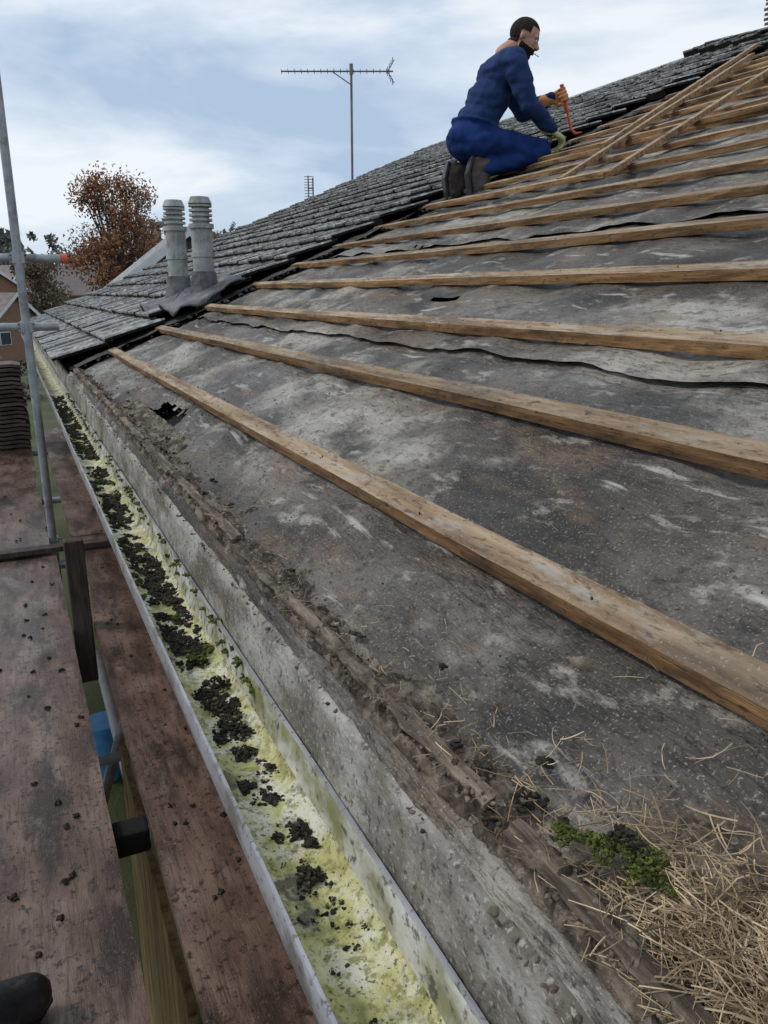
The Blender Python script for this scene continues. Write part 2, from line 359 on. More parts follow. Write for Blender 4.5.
for (dx,hh) in ((.329,-.030),(.323,-.044)):
    y=YN
    while y<5.2:
        l=U(.2,.8); roofbeam('packer',(dx+U(-.004,.004),y),(dx+U(-.003,.003),min(5.25,y+l)),hh,.028,.010,M['felt_dark'] if hh>-.04 else M['crust'],eav,rag=.005,seg=.010)
        y+=l
V=[];F=[]
ys=[];y=-.3
while y<5.25: ys.append(y); y+=.006 if y<1.6 else .014
nx=26
for y in ys:
    for i in range(nx):
        x=.325+i*.0055
        w_=math.exp(-((x-.358)/.034)**2)
        h=-.022+.026*w_+.018*fz(x*22,y*14,1,5)*(.35+w_)+.006*nz(x*110,y*95)+.007*w_*nz(x*55,y*50,3)
        V.append(RP(x+.002*nz(x*60,y*60,8),y,h))
for j in range(len(ys)-1):
    for i in range(nx-1): a=j*nx+i; F.append((a,a+1,a+nx+1,a+nx))
obj('eaves_dirt',V,F,M['crust'])
it=[]
for _ in range(1900):
    y=.15+5.1*U(0,1)**1.5; x=.355+abs(random.gauss(0,.026))-.015
    it.append((RP(x,y,.004+U(0,.008)*(x<.38)),U(.0008,.0030)*(1+.6*(y>2))))
for _ in range(1500):
    y=.2+4.5*U(0,1)**1.6; x=.36+abs(random.gauss(0,.25)); it.append((RP(x,y,.001),U(.0006,.0020)*(1+.5*(y>2))))
for _ in range(200):
    y=.3+U(0,1)*4.8; it.append((( U(.305,.322),y,-.503),U(.0015,.004)))
lumps('eaves_debris',it,M['grit'],rough=.6)
it=[]
for _ in range(90):
    y=U(.3,5.1); x=.345+abs(random.gauss(0,.03)); it+=clump(RP(x,y,.006),U(.003,.009),14,.0028)
it+=clump(RP(.408,.385,.022),.012,110,.002)
it+=clump(RP(.42,.52,.0),.007,60,.002)
for _ in range(70):
    x=U(-.35,.09);y=1.2+5*U(0,1)**1.3; it+=clump((x,y,-1.448),U(.003,.011),12,.004)
for _ in range(25):
    x=U(.22,.4);y=U(1.3,6); it+=clump((x,y,-1.448),U(.003,.009),10,.0035)
lumps('moss_debris',it,M['moss_black'],rough=.6)

def straws(name,gen,n,parent=None):
    b=B()
    for _ in range(n):
        p,d,l,r=gen(); k=4; d=d.normalized(); cur=Vector(p); pts=[cur.copy()]
        curl=Vector((U(-1,1),U(-1,1),U(-.6,.3)))*.3
        for i in range(k):
            d=(d+curl*U(.2,1)).normalized()
            if random.random()<.12: d=(d+Vector((U(-1,1),U(-1,1),0))*.8).normalized()
            cur=cur+d*l/k
            hmin=K+T*cur.x+.003
            if cur.z<hmin and cur.x>.33: cur.z=hmin
            pts.append(cur.copy())
        vs=[];fs=[]
        for i,pt in enumerate(pts):
            dd=(pts[min(i+1,k)]-pts[max(i-1,0)]).normalized(); a=dd.orthogonal().normalized(); c=dd.cross(a)
            for q in range(3):
                t=q*2.094; vs.append(pt+(a*math.cos(t)+c*math.sin(t))*r)
        for i in range(k):
            for q in range(3): fs.append((i*3+q,i*3+(q+1)%3,(i+1)*3+(q+1)%3,(i+1)*3+q))
        b.add(vs,fs)
    return b.obj(name,M['straw'],parent)
def nestd(x,y): return math.exp(-((y-.17)/.165)**2-((x-.400)/.046)**2)
def g1():
    while True:
        y=U(-.1,.55); x=U(.345,.52)
        if random.random()<nestd(x,y) and not (((x-.395)/.016)**2+((y-.385)/.04)**2<1 and random.random()<.75): break
    hh=.028*nestd(x,y)
    return RP(x,y,U(.003,.006+hh)),Vector((U(-.8,.8),U(-1,1),U(-.2,.20))),U(.006,.045)*random.choice((1,1,1,1.5)),U(.0002,.00075)
def g2():
    y=.3+abs(random.gauss(0,.5)); x=.345+abs(random.gauss(0,.04 if random.random()<.75 else .2))
    return RP(x,y,.008),Vector((U(-1,1),U(-1,1),U(-.05,.3))),U(.006,.032),U(.0002,.0006)
nest=empty('straw_nest')
straws('strands',g1,5800,nest)
straws('scattered_strands',g2,380,nest)
V=[];F=[]
for j in range(110):
    for i in range(50):
        x=.34+i*.0042; y=-.12+j*.007
        g=nestd(x,y)
        V.append(RP(x,y,-.016+.036*g+.008*g*fz(x*40,y*40)))
for j in range(109):
    for i in range(49): a=j*50+i; F.append((a,a+1,a+51,a+50))
obj('matted_base',V,F,M['crust'],nest)

# ---------------- battens
X1=.586; SP=.318
for i in range(21):
    x=X1+i*SP
    y1=YB+U(-.03,.1); bow=U(-.012,.012)
    roofbeam('roof_batten',(x+U(-.008,.008),YN),(x+U(-.008,.008),y1),.003,.048,.027,'B',rag=.0020,seg=.015 if i<3 else .07,bow=bow)
roofbeam('loose_batten',(2.70,3.50),(5.6,4.93),.036,.045,.025,'B',lift=.03)
roofbeam('loose_batten',(2.62,3.05),(4.6,3.75),.036,.045,.025,'B',lift=.04)
roofbeam('loose_batten',(3.3,3.9),(5.9,5.15),.05,.045,.025,'B',lift=.05)
roofbeam('loose_batten',(3.42,2.6),(3.5,4.9),.03,.045,.025,'B')
roofbeam('loose_batten',(4.33,2.2),(4.2,4.8),.03,.045,.025,'B')
roofbeam('loose_batten',(2.68,3.1),(2.73,5.0),.03,.04,.025,'B')
b=B()
for i in range(5):
    for k in range(11):
        p=RP(X1+i*SP+U(-.012,.012),.18+k*.45+U(-.04,.04),.028); b.tube(p,p+Vector((-.001,0,.004)),.0016,n=8)
b.obj('batten_nails',M['felt_dark'])

# ---------------- tiles
def tile(b,X0,Y0,w=.330,ln=.40,dh=0,rot=0,base=.030):
    n=10; V=[];F=[];MI=[]
    def prof(u):
        if u<.09: return .012*math.sin(math.pi*u/.09)
        return -.003*math.sin(math.pi*(u-.09)/.91)+(.005 if .46<u<.56 else 0)
    us=[0,.03,.06,.09,.25,.45,.48,.54,.57,.75,1]
    rows=[(0,.066),(.5,.045),(1,.022)]
    for (t,hh) in rows:
        for u in us:
            x=X0+t*ln*CA; y=Y0+u*w
            yy=y+rot*t*ln; xx=x+rot*(u-.5)*w
            V.append(RP(xx,yy,base+hh+prof(u)+dh*(1-t)))
    m=n+1
    for i in range(n+1): V.append(V[i]+Vector((.006,0,-.015)))
    for i in range(n+1): V.append(V[i]+Vector((.035,0,-.060)))
    for r in range(2):
        for i in range(n): a=r*m+i; F.append((a,a+m,a+m+1,a+1)); MI.append(0)
    for i in range(n): F.append((i,i+1,3*m+i+1,3*m+i)); MI.append(0)
    for i in range(n): F.append((3*m+i,3*m+i+1,4*m+i+1,4*m+i)); MI.append(1)  # recessed strip below the tile front, coloured dark as gap shadow
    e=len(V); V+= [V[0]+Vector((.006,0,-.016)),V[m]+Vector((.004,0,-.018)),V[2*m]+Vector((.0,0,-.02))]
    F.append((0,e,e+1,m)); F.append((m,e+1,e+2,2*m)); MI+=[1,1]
    b.add(V,F,MI)
b=B()
i=0; X0=.27
while X0<XR-.1:
    y=YB+.02+U(-.04,.14)+(.0 if i%2 else .08)
    if .9<X0<1.5: y+=.14
    while y<YV:
        tile(b,X0+U(-.006,.006),y,dh=U(-.002,.010),rot=U(-.012,.012)); y+=.328
    X0+=SP; i+=1
b.obj('roof_tiles',[M['tile'],M['tile_shade']],house)
b=B(); b.add([RP(.33,YB,.012),RP(XR,YB,.012),RP(XR,YV,.012),RP(.33,YV,.012)],[(0,1,2,3)]); b.obj('tile_underlay',M['tile_shade'],house)  # underlay takes the same painted gap shade
b=B(); y=7.4
while y<YV:
    n=10; V=[];F=[]; r=.12
    for e in (0,1):
        for k in range(n+1):
            a=math.pi*k/n; V.append((XR+math.cos(a)*r*1.15,y+e*.44,zr+.0+math.sin(a)*r*.8+U(0,.004)))
    F=[(k,k+1,n+2+k,n+1+k) for k in range(n)]; F.append(tuple(range(n+1)))
    b.add(V,F); y+=.45
b.obj('ridge_tiles',M['tile'],house)
it=[]
for _ in range(420):
    x=U(.36,6); it.append((RP(x,YB-abs(random.gauss(0,.08)),.012),U(.004,.016)))
lumps('tile_rubble',it,M['felt_dark'])
V=[];F=[]
for j in range(160):
    x=.36+j*.04
    for k in range(5):
        y=YB+.12-k*(.05+.012*nz(x*3,1)); V.append(RP(x,y,.018+.022*max(0,nz(x*5,k*.8))+.01*nz(x*17,k)))
for j in range(159):
    for k in range(4): a=j*5+k; F.append((a,a+1,a+6,a+5))
obj('felt_flap',V,F,M['felt_dark'],None,True)

st=B()
for k in range(4): tile(st,6.9+k*.06,6.0+k*.27,base=.08+k*.015)
st.obj('loose_roof_tiles',[M['tile'],M['tile_shade']])
def wtile(st,x,y,z,L1,L2,amp,rep):
    n=8; V=[];F=[]
    for lvl in (.014,-.012):
        for e in (0,1):
            for q in range(n+1):
                a=q/n; V.append((x+a*L1,y+e*L2,z+amp*abs(math.sin(a*math.pi*rep))+lvl))
    m=n+1
    for q in range(n): F+=[(q,q+1,m+q+1,m+q),(2*m+q,3*m+q,3*m+q+1,2*m+q+1),(q,2*m+q,2*m+q+1,q+1),(m+q,m+q+1,3*m+q+1,3*m+q)]
    F+=[(0,m,3*m,2*m),(n,2*m+n,3*m+n,m+n)]
    st.add(V,F)
st=B()
for k in range(9): wtile(st,XR-.15+U(-.015,.015),6.05+U(-.015,.015),zr+.06+k*.045,.42,.36,.02,2)
st.obj('tile_stack',M['tile_brown'])

# ---------------- flues
def flue(X,Y,r,h):
    e=empty('flue_pipe'); z0=K+T*X
    b=B(); b.tube((X,Y,z0-.05),(X,Y,z0+h*.74),r,n=28)
    b.tube((X,Y,z0+h*.46),(X,Y,z0+h*.50),r*1.1,n=28)
    b.tube((X,Y,z0+h*.72),(X,Y,z0+h*.76),r*1.18,n=28)
    for k in range(4):
        zz=z0+h*(.785+k*.042); b.tube((X,Y,zz),(X,Y,zz+h*.02),r*1.08,n=28)
    b.tube((X,Y,z0+h*.74),(X,Y,z0+h*.95),r*.8,n=28)
    b.tube((X,Y,z0+h*.94),(X,Y,z0+h),r*1.12,r*.85,n=28)
    o=b.obj('pipe',M['flue'],e); autosm(o)
    b=B(); b.tube((X,Y,z0+.02),(X,Y,z0+.23),r*1.6,r*1.15,n=24)
    o=b.obj('collar',M['lead'],e); autosm(o)
    V=[];F=[]
    for a in range(17):
        for c in range(17):
            xx=X-.25+a*.50/16; yy=Y-.24+c*.46/16
            ed=max(abs(a-8),abs(c-8))/8
            V.append(RP(xx,yy,.112+.035*fz(xx*5,yy*5,X)*ed+.07*ed**4*nz(xx*7,yy*7,3)-.03*ed**3*(c<3)))
    for a in range(16):
        for c in range(16): q=a*17+c; F.append((q,q+17,q+18,q+1))
    o=obj('lead_slate',V,F,M['lead'],e,True); md=o.modifiers.new('s','SOLIDIFY'); md.thickness=.012
flue(1.245,5.45,.070,.70); flue(1.20,6.1,.072,.76)

# ---------------- aerial
def aerial(X,Y,z0,z1,L_,d,name='tv_aerial'):
    e=empty(name); b=B(); b.tube((X,Y,z0),(X,Y,z1),.022,n=10)
    d=Vector(d).normalized(); c=Vector((X,Y,z1-.08)); p=c-d*L_*.60; q=c+d*L_*.36
    b.tube(p,q,.014,n=8); b.tube(c-Vector((0,0,.05)),c+Vector((0,0,.12)),.035,n=8)
    s=Vector((-d.y,d.x,0))
    for k in range(17):
        t=p+(q-p)*(k/17); l=.14
        for dd in ((s*.9+Vector((0,0,.35))),(s*.9-Vector((0,0,.35)))): b.tube(t-dd*l*.5,t+dd*l*.5,.006,n=5)
    for sgn in (1,-1):
        for k in range(4):
            t=q+d*(-.10+k*.03)+Vector((0,0,sgn*(.02+k*.05))); b.tube(t-s*.2,t+s*.2,.007,n=5)
        b.tube(q-d*.1,q+d*.02+Vector((0,0,sgn*.19)),.008,n=6)
    b.tube(c-d*.35+Vector((0,0,-.0)),c+Vector((0,0,-.22)),.009,n=6)
    b.obj('aerial_parts',M['alu'],e)
aerial(6.15,14.3,.0,3.93,2.1,(.903,-.43,0))
e=empty('tv_aerial'); b=B(); b.tube((9.0,24,0),(9.0,24,3.4),.025,n=8)
b.tube((8.85,24,2.75),(8.85,24,3.45),.02,n=6); b.tube((8.85,24,3.1),(9,24,3.1),.02,n=6)
for k in range(9): b.tube((8.72,24,2.78+k*.08),(8.98,23.9,2.78+k*.08),.01,n=5)
b.obj('aerial_parts',M['alu'],e)

# ---------------- scaffold
def plank(name,x0,x1,y0,y1,z,th,m):
    V=[];F=[];nx=max(2,int((x1-x0)/.06)); ny=int((y1-y0)/.06); sd=U(0,9)
    for s in (0,1):
        for j in range(ny+1):
            for i in range(nx+1):
                x=x0+(x1-x0)*i/nx; y=y0+(y1-y0)*j/ny
                if i in(0,nx): x+=.003*fz(y*5,sd+i)
                V.append((x,y,z-s*th+.006*nz(x*1.5,y*.8,sd)+.001*nz(x*12,y*3)))
    W=nx+1; O=W*(ny+1)
    for j in range(ny):
        for i in range(nx):
            a=j*W+i; F.append((a,a+1,a+W+1,a+W)); F.append((O+a,O+a+W,O+a+W+1,O+a+1))
    for j in range(ny): a=j*W; F.append((a,a+W,O+a+W,O+a)); a=j*W+nx; F.append((a,O+a,O+a+W,a+W))
    for i in range(nx): F.append((i,O+i,O+i+1,i+1)); a=ny*W+i; F.append((a,a+1,O+a+1,O+a))
    return obj(name,V,F,m)
plank('scaffold_board',-1.25,.10,YN,4.6,-1.45,.022,M['ply'])
plank('scaffold_board',-1.25,.075,4.68,8.9,-1.455,.022,M['ply'])
plank('scaffold_board',.20,.43,YN,4.9,-1.45,.038,M['ply'])
plank('scaffold_board',.205,.43,4.93,9.3,-1.452,.038,M['ply'])
sc=empty('scaffolding')
def tub(p,q,m='steel',r=.0242,name='tube'):
    b=B(); b.tube(p,q,r,n=20); o=b.obj(name,M[m],sc); autosm(o); return o
tub((.10,5.0,-3.6),(.10,5.0,1.9),name='standard')
tub((-1.35,5.0,-3.6),(-1.35,5.0,1.9),name='standard')
tub((-1.5,5.05,.19),(.325,5.05,.19),name='guard_tube'); tub((-1.5,5.05,-.19),(.275,5.05,-.19),name='guard_tube')
tub((.326,5.05,.19),(.36,5.05,.19),'red',.028,'cap')
tub((.50,YN,-1.56),(.50,11,-1.56),name='ledger'); tub((-1.3,YN,-1.56),(-1.3,11,-1.56),name='ledger')
for yy in (2.02,4.62,6.2,8.2): tub((-1.5,yy,-1.52),(.55,yy,-1.52),name='transom')
tub((.10,3.1,-2.2),(.42,3.9,-1.9),name='brace'); tub((.05,3.3,-2.05),(.42,3.35,-2.05),name='brace')
b=B(); b.box((.10,1.99,-1.56),(.20,2.07,-1.485)); o=b.obj('board_clip',M['black'],sc); bevel(o,.01)
b=B()
for (z) in (.19,-.19,-1.5):
    b.box((.068,4.98,z-.032),(.132,5.075,z+.032)); b.tube((.055,5.03,z+.02),(.145,5.03,z+.02),.008,n=8); b.tube((.055,5.03,z-.022),(.145,5.03,z-.022),.008,n=8)
o=b.obj('coupler',M['steel'],sc); bevel(o,.006)
b=B(); b.box((-1.3,4.60,-1.435),(.42,4.68,-1.405)); o=b.obj('cross_batten',M['dark_timber'],sc); bevel(o)
b=B(); b.box((.108,3.46,-1.72),(.19,3.52,-1.04)); o=b.obj('timber_post',M['dark_timber'],sc); bevel(o,.006)
st=B()
for k in range(20): wtile(st,-.55+U(-.02,.02),8.1+U(-.02,.02),-1.43+k*.04,.62,.4,.018,3)
st.obj('tile_stack',M['tile_brown'])
b=B()
for k in range(14):
    yy=1.2+k*.15; b.box((.235,yy,-3.6),(.26,yy+.138,-1.98+.02*math.sin(k*2)))
b.obj('timber_fence',M['fence'])
b=B(); b.tube((.285,3.25,-2.3),(.285,5.0,-2.3),.034,n=16); b.tube((.285,3.2,-3.5),(.285,3.2,-2.3),.034,n=16); b.tube((.285,3.2,-2.36),(.285,3.2,-2.22),.042,n=16)
b.tube((.20,1.45,-2.05),(.20,1.7,-2.05),.03,n=16); o=b.obj('white_downpipe',M['pipe_w']); autosm(o)
b=B(); b.tube((.30,5.6,-3.6),(.30,5.6,-3.15),.10,.13,n=24); b.tube((.30,5.6,-3.15),(.30,5.6,-3.12),.14,n=24); o=b.obj('blue_bucket',M['blue']); autosm(o)

# ---------------- ground / background
V=[];F=[]
def gh(x,y):
    d=math.hypot(x,y); return -3.6+ (0 if d<60 else (min(d,420)-60)*.028)+(.15*nz(x*.1,y*.1) if d>20 else 0)
ext=[-1500,-900,-500,-350]+[-260+i*20 for i in range(27)]+[350,500,900,1500]
for y in ext:
    for x in ext: V.append((x,y,gh(x,y)))
W=len(ext)
for j in range(W-1):
    for i in range(W-1): a=j*W+i; F.append((a,a+1,a+W+1,a+W))
obj('ground',V,F,M['grass'],None,True)

def leaves(b,c,rx,rz,n,s,clumps=14):
    cs=[]
    for _ in range(clumps):
        a=U(0,6.28);q=math.sqrt(U(0,1))*.8; z=U(-.8,.85)
        k=math.sqrt(max(.05,1-z*z))
        cs.append((c[0]+rx*q*k*math.cos(a),c[1]+rx*q*k*math.sin(a),c[2]+rz*z,U(.2,.38)))
    for _ in range(n):
        x,y,z,r=random.choice(cs); d=Vector((random.gauss(0,1),random.gauss(0,1),random.gauss(0,.8))); d=d.normalized()*U(.1,1)**.6*r
        p=Vector((x+d.x*rx,y+d.y*rx,z+d.z*rz)); a=Vector((U(-1,1),U(-1,1),U(-1,1))).normalized(); e=a.orthogonal().normalized(); q=s*U(.5,1.3)
        b.add([p-a*q,p+e*q*.6,p+a*q,p-e*q*.6],[(0,1,2,3)])
    return cs
def tree(name,x,y,z0,h,rx,rz,n,s,m,clumps=18):
    t=empty(name); lb=B(); cs=leaves(lb,(x,y,z0+h-rz),rx,rz,n,s,clumps); lb.obj('crown',M[m],t)
    b=B(); top=Vector((x,y,z0+h-rz*1.1)); b.tube((x,y,z0-.3),top,h*.028,h*.014,n=10)
    for c in cs:
        e=Vector(c[:3]); st_=Vector((x,y,z0+h*U(.3,.6))); mid=(st_+e)/2+Vector((0,0,-.1*rz)); b.tube(st_,mid,h*.008,h*.005,n=6); b.tube(mid,e,h*.005,h*.0015,n=6)
        for _ in range(4):
            f=e+Vector((U(-1,1)*rx*.25,U(-1,1)*rx*.25,U(0,1)*rz*.25)); b.tube(mid.lerp(e,U(.4,1)),f,h*.0018,h*.0008,n=4)
    b.obj('trunk_and_limbs',M['bark'],t)
tree('autumn_tree',4.65,36,-3.6,8.3,2.5,2.7,12500,.07,'leaf_a',54)
tree('autumn_tree',6.4,33,-3.6,5.6,1.6,1.6,3500,.07,'leaf_g')
tree('autumn_tree',11.5,44,-3.6,6.6,2.4,1.8,4200,.09,'leaf_g',26)
tree('autumn_tree',2.0,52,-3.6,5.6,2.5,2.0,4000,.1,'leaf_g',26)
tree('autumn_tree',16.0,60,-3.6,8.2,3.0,2.2,4200,.11,'leaf_g',26)
b=B()
for k in range(170):
    a=math.radians(U(-28,50)); d=U(150,260); x=math.sin(a)*d;y=math.cos(a)*d; r=U(4,8)
    leaves(b,(x,y,gh(x,y)+r*.8+U(1,4)),r,r*.8,160,.9,8)
b.obj('distant_trees',M['leaf_far'])
def bhouse(x,y,w_,l,eh,rh,rot=0,base=-3.6,rm='roof_red',chim=True,wall='brick'):
    e=empty('brick_house'); e.location=(x,y,base); e.rotation_euler=(0,0,rot)
    b=B(); b.box((-w_/2,0,0),(w_/2,l,eh)); b.add([(-w_/2,0,eh),(w_/2,0,eh),(0,0,eh+rh),(-w_/2,l,eh),(w_/2,l,eh),(0,l,eh+rh)],[(0,1,2),(3,5,4)]); b.obj('walls',M[wall],e)
    b=B(); o=.3; sl=rh/(w_/2)
    for s in(-1,1):
        b.add([(s*(w_/2+o),-.2,eh-o*sl),(0,-.2,eh+rh),(0,l+.2,eh+rh),(s*(w_/2+o),l+.2,eh-o*sl),(s*(w_/2+o),-.2,eh-o*sl+.12),(0,-.2,eh+rh+.12),(0,l+.2,eh+rh+.12),(s*(w_/2+o),l+.2,eh-o*sl+.12)],
           [(0,1,2,3),(4,5,6,7),(0,1,5,4),(1,2,6,5),(2,3,7,6),(3,0,4,7)])
    b.obj('roof',M[rm],e)
    b=B()
    for s in(-1,1):
        b.add([(s*(w_/2+o),-.24,eh-o*sl-.08),(0,-.24,eh+rh-.08),(0,-.24,eh+rh+.15),(s*(w_/2+o),-.24,eh-o*sl+.15)],[(0,1,2,3)])
        b.box((s*w_*.25-.5,-.03,eh*.45),(s*w_*.25+.5,.02,eh*.8))
    b.obj('bargeboards',M['barge'],e)
    b=B()
    for s in(-1,1): b.box((s*w_*.25-.43,-.05,eh*.47),(s*w_*.25+.43,.0,eh*.78))
    b.obj('windows',M['glass'],e)
    if chim:
        b=B(); b.box((-.3,l*.5,eh+rh-.4),(.3,l*.5+.6,eh+rh+.8)); b.box((-.35,l*.5-.05,eh+rh+.8),(.35,l*.5+.65,eh+rh+.9)); b.obj('chimney',M['brick'],e)
bhouse(3.9,18.5,4.6,1.6,3.15,1.75,.0,rm='tile',chim=False,wall='render_wall')
bhouse(-.2,62,7,9,2.8,2.2,.5); bhouse(2.4,75,8,9,3.5,2.4,-.9); bhouse(-4,55,7,9,2.6,2.2,1.2); bhouse(5,95,8,10,4,2.5,.7); bhouse(.5,48,5,6,2.0,1.5,1.0)
b=B()
for k in range(10): leaves(b,(-3+k*1.1,30,-2.9),1.0,.8,260,.09,6)
b.obj('garden_hedge',M['leaf_g'])

# ---------------- remeshed organic bodies
def sph(c,r,n=14):
    vs=[]
    for i in range(n+1):
        ph=math.pi*i/n
        for j in range(n):
            th=2*math.pi*j/n; vs.append(Vector((c[0]+r[0]*math.sin(ph)*math.cos(th),c[1]+r[1]*math.sin(ph)*math.sin(th),c[2]+r[2]*math.cos(ph))))
    return vs
def organic(name,parts,voxel,sm,mats,matfn,parent,disp=None):
    bm=bmesh.new()
    for p in parts:
        if p[0]=='c': _,a,ra,c,rc=p; pts=sph(a,(ra,ra,ra))+sph(c,(rc,rc,rc))
        elif p[0]=='e': _,c,r,rot=p; pts=[rot@v+Vector(c) for v in sph((0,0,0),r)]
        elif p[0]=='h':
            pts=[]
            for c,r in p[1]: pts.extend(sph(c,(r,r,r),10))
        vs=[bm.verts.new(v) for v in pts]
        res=bmesh.ops.convex_hull(bm,input=vs)
        dl=[g for g in res['geom_interior'] if isinstance(g,bmesh.types.BMVert)]+[g for g in res['geom_unused'] if isinstance(g,bmesh.types.BMVert)]
        dl=[v for v in set(dl) if v.is_valid]
        if dl: bmesh.ops.delete(bm,geom=dl,context='VERTS')
    loose=[v for v in bm.verts if not v.link_faces]
    bmesh.ops.delete(bm,geom=loose,context='VERTS')
    bmesh.ops.recalc_face_normals(bm,faces=bm.faces)
    me=bpy.data.meshes.new(name); bm.to_mesh(me); bm.free()
    o=bpy.data.objects.new(name,me); COL.objects.link(o)
    md=o.modifiers.new('r','REMESH'); md.mode='VOXEL'; md.voxel_size=voxel
    if sm: md=o.modifiers.new('s','SMOOTH'); md.iterations=sm; md.factor=.6
    dg=bpy.context.evaluated_depsgraph_get(); me2=bpy.data.meshes.new_from_object(o.evaluated_get(dg))
    o.modifiers.clear(); o.data=me2
    if disp:
        for v in me2.vertices: v.co+=v.normal*disp(v.co)
    me2.materials.clear()
    for x in mats: me2.materials.append(x)
    for p in me2.polygons: p.material_index=matfn(p.center); p.use_smooth=True
    o.parent=parent; return o
def segd(p,a,b):
    a=Vector(a);b=Vector(b);ab=b-a; t=max(0,min(1,(p-a).dot(ab)/ab.dot(ab))); return (p-(a+ab*t)).length
I3=Matrix.Identity(3)
man=empty('roofer'); man.location=(3.11,5.08,.70); man.rotation_euler=(0,0,math.radians(-14)); man.scale=(.96,.96,.94)
sn=(.22,-.20,.84); en=(.31,-.27,.56); wn=(.53,-.17,.41)
sf=(.27,.18,.85); ef=(.47,.25,.62); wf=(.63,.10,.68)
hn=(.0,-.10,.33); hf=(.0,.10,.33); kn=(.46,-.15,.27); kf=(.47,.15,.28); an=(.07,-.13,.15); af=(-.03,.13,.15)
RY=lambda a:Matrix.Rotation(math.radians(a),3,'Y')
parts=[('e',(-.03,0,.36),(.17,.195,.155),I3),('c',hn,.125,kn,.082),('c',hf,.125,kf,.082),('c',kn,.085,an,.066),('c',kf,.085,af,.066),
 ('e',(.03,0,.49),(.150,.180,.12),I3),('e',(.10,0,.62),(.155,.195,.17),RY(25)),('e',(.17,0,.77),(.155,.200,.14),RY(30)),
 ('h',[((.19,-.15,.86),.075),((.23,.15,.87),.075),((.26,0,.91),.082),((.14,0,.82),.10)]),
 ('c',sn,.092,en,.072),('c',en,.072,wn,.050),('c',sf,.092,ef,.072),('c',ef,.072,wf,.050),('c',(.25,0,.90),.070,(.285,0,.945),.062),
 ('e',(.015,0,.455),(.180,.208,.035),RY(12))]
def bm_mat(p):
    dl=min(segd(p,hn,kn)-.1,segd(p,hf,kf)-.1,segd(p,kn,an)-.06,segd(p,kf,af)-.06,segd(p,(-.03,-.06,.34),(-.03,.06,.34))-.15)
    dt=min(segd(p,(.04,0,.47),(.25,0,.88))-.15,segd(p,sn,en)-.07,segd(p,en,wn)-.05,segd(p,sf,ef)-.07,segd(p,ef,wf)-.05)
    return 1 if dl<dt else 0
def fold(c): return .015*fz(c.x*5,c.y*5,c.z*10,2)+.008*nz(c.x*12,c.y*12,c.z*26)
organic('clothed_body',parts,.011,3,[M['navy'],M['trous']],bm_mat,man,fold)
for nm,a in (('boot_near',an),('boot_far',af)):
    a=Vector(a)
    parts=[('c',a+Vector((.02,0,.01)),.062,a+Vector((-.05,0,-.0)),.06),('h',[(a+Vector((-.075,0,.035)),.046),(a+Vector((-.10,0,-.07)),.048),(a+Vector((-.07,0,-.17)),.043),(a+Vector((-.02,0,-.10)),.048),(a+Vector((-.02,0,-.0)),.05)])]
    organic(nm,parts,.009,3,[M['boot'],M['boot_blk']],lambda p,a=a:1 if p.x<a.x-.118 else 0,man)
    b=B()
    V=[a+Vector(v) for v in [(-.128,-.038,.07),(-.128,.038,.07),(-.158,.046,-.05),(-.133,.04,-.20),(-.133,-.04,-.20),(-.158,-.046,-.05)]]
    V2=[v+Vector((.022,0,0)) for v in V]
    b.add(V+V2,[(0,1,2,5),(5,2,3,4),(6,11,8,7),(11,10,9,8)]+[(i,(i+6),((i+1)%6)+6,(i+1)%6) for i in range(6)]); o=b.obj(nm+'_sole',M['boot_blk'],man); bevel(o,.006)
hd=empty('head'); hd.parent=man; hd.location=(.36,0,1.045); hd.rotation_euler=(0,math.radians(24),math.radians(-20)); hd.scale=(1.08,1.08,1.08)
parts=[('e',(-.01,0,.035),(.098,.076,.09),I3),('e',(.025,0,-.02),(.072,.062,.085),I3),('h',[((.055,0,-.090),.030),((.0,.045,-.05),.02),((.0,-.045,-.05),.02),((.03,0,-.05),.04)]),
 ('c',(-.03,0,-.05),.056,(-.08,0,-.13),.062),
 ('h',[((.088,0,.012),.008),((.112,0,-.020),.010),((.092,.014,-.024),.009),((.092,-.014,-.024),.009)]),
 ('e',(-.012,.077,-.005),(.014,.007,.024),I3),('e',(-.012,-.077,-.005),(.014,.007,.024),I3),('c',(.088,-.022,-.055),.008,(.088,.022,-.055),.008),
 ('c',(.078,-.04,.03),.011,(.084,-.01,.028),.011),('c',(.078,.04,.03),.011,(.084,.01,.028),.011)]
def hm(p):
    x,y,z=p
    if abs(y)>.071 and abs(x+.012)<.018 and abs(z+.005)<.028: return 0
    if z>.080 and x<.09: return 1
    if x<-.028 and z>-.045: return 1
    if x<.030 and z>.030: return 1
    if z<-.040+.2*max(0,.05-x) and x>-.008 and z>-.15 and not(abs(z+.056)<.006 and abs(y)<.02 and x>.07): return 1
    if z<-.03 and x>.085 and abs(y)<.025 and z>-.047: return 1
    return 0
def hb(c): return .005 if hm(c)==1 else 0.0
organic('head_and_face',parts,.005,2,[M['skin'],M['hair']],hm,hd,hb)
b=B()
for s in(-1,1):
    b.tube((.088,s*.031,.008),(.094,s*.031,.008),.005,n=8,mi=1)
    b.tube((.080,s*.031,.008),(.0905,s*.031,.008),.010,.007,n=10)
    b.tube((.090,s*.012,.032),(.084,s*.047,.034),.0045,n=6,mi=2)
b.obj('eyes',[M['white'],M['black'],M['hair']],hd)
b=B(); b.tube((.094,-.01,-.056),(.14,-.022,-.066),.0035,n=8); b.obj('cigarette',M['white'],hd)
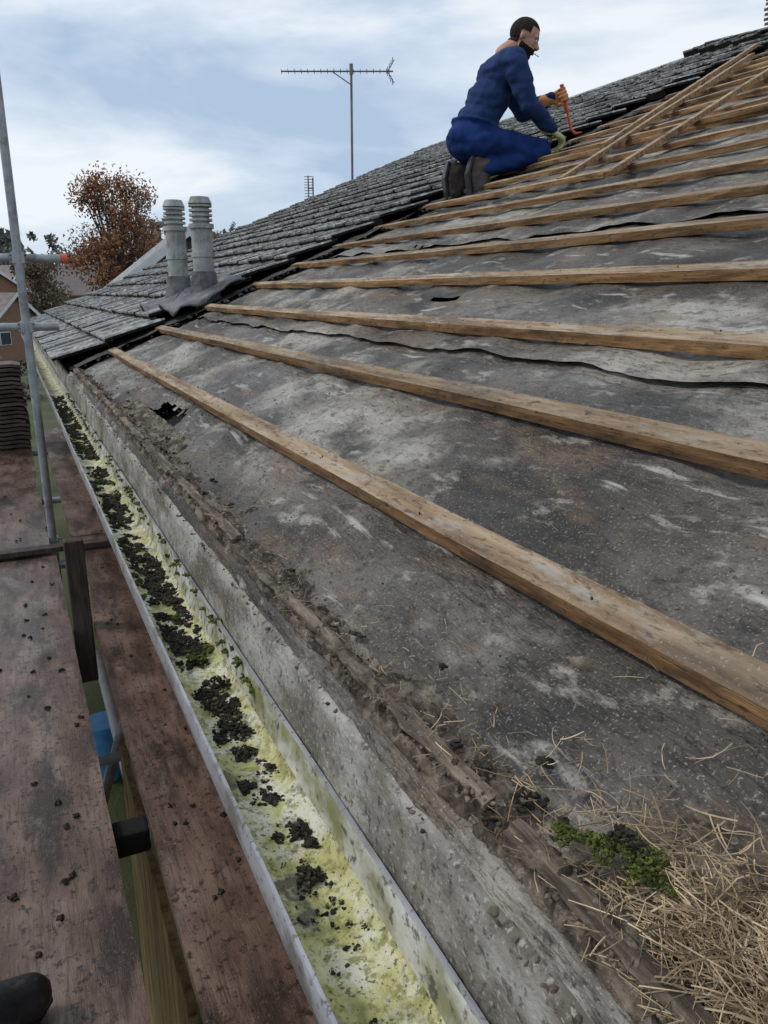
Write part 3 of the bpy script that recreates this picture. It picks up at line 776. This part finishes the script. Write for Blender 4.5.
def hand(name,wr,d,nrm,mat_,curl=60,side=1,K_=1.12):
    wr=Vector(wr); d=Vector(d).normalized(); nrm=Vector(nrm); nrm=(nrm-d*nrm.dot(d)).normalized(); s=d.cross(nrm)*side
    P=[('c',wr-d*.05,.050,wr,.042),('h',[(wr+d*.01+s*.018,.021),(wr+d*.01-s*.018,.021),(wr+d*.09*K_+s*.036,.018),(wr+d*.09*K_-s*.036,.018)])]
    for k,(o,l) in enumerate(((.039,.072),(.013,.082),(-.013,.077),(-.039,.060))):
        p=wr+d*.095*K_+s*o; ang=0; cur=p
        for q,fr in enumerate((.45,.32,.25)):
            ang+=math.radians(curl*(1,.95,.6)[q]*(.92+.06*k)); dd=d*math.cos(ang)+nrm*math.sin(ang); nx=cur+dd*l*fr*1.2*K_
            P.append(('c',cur,.0125-q*.0008,nx,.0115-q*.001)); cur=nx
    t0=wr+d*.03+s*.030; t1=t0+(d*.4+s*.6+nrm*.5).normalized()*.045; t2=t1+(d*.6-s*.1+nrm*.8).normalized()*.036
    P+=[('c',t0,.019,t1,.015),('c',t1,.015,t2,.012)]
    organic(name,P,.0048,2,[mat_],lambda p:0,man)
    return wr+d*.088*K_+nrm*.034,s
hand('glove_near',wn,(.75,.15,-.35),(-.2,.3,-.9),M['glove_y'],45)
g,s=hand('glove_far',wf,(.80,-.45,.25),(-.25,-.90,-.1),M['glove_o'],75)
tl=empty('pry_bar'); tl.parent=man
ax=s.normalized()
if ax.z<0: ax=-ax
b=B(); b.tube(g-ax*.12,g+ax*.07,.015,n=12)
o=b.obj('grip',M['red'],tl); autosm(o)
b=B(); e0=g-ax*.12; e1=g-ax*.25; b.tube(e0,e1,.010,n=10); e2=e1+Vector((.03,-.01,-.03)); e3=e2+Vector((.05,-.01,.01)); b.tube(e1,e2,.011,n=10); b.tube(e2,e3,.011,.004,n=10)
o=b.obj('shaft',M['red'],tl); autosm(o)

# ---------------- boot at the lower left
bt=empty('work_boot'); bt.location=(-.225,1.40,-1.438); bt.rotation_euler=(0,0,math.radians(20)); bt.scale=(1.1,1.1,1.1)
organic('upper',[('h',[((.10,0,.045),.042),((.03,.01,.05),.045),((.03,-.01,.05),.045),((-.05,0,.09),.045)]),('h',[((-.05,0,.09),.045),((-.15,0,.05),.04),((-.02,0,.05),.045)]),('c',(-.12,0,.10),.05,(-.14,0,.24),.055)],.007,2,[M['boot_blk']],lambda p:0,bt)
organic('sole',[('h',[((.11,0,.012),.012),((.07,.045,.012),.012),((.07,-.045,.012),.012),((.13,0,.014),.012),((-.17,.03,.012),.012),((-.17,-.03,.012),.012)])],.006,1,[M['black']],lambda p:0,bt)
b=B()
for k in range(5): b.tube((.05-k*.025,-.03,.088+k*.012),(.035-k*.025,.03,.088+k*.012),.004,n=6)
b.obj('laces',M['felt_dark'],bt)
organic('trouser_leg',[('c',(-.135,0,.22),.075,(-.15,0,.62),.09)],.012,2,[M['felt_dark']],lambda p:0,bt,fold)
print('done',sum(len(o.data.polygons) for o in S.objects if o.type=='MESH'))
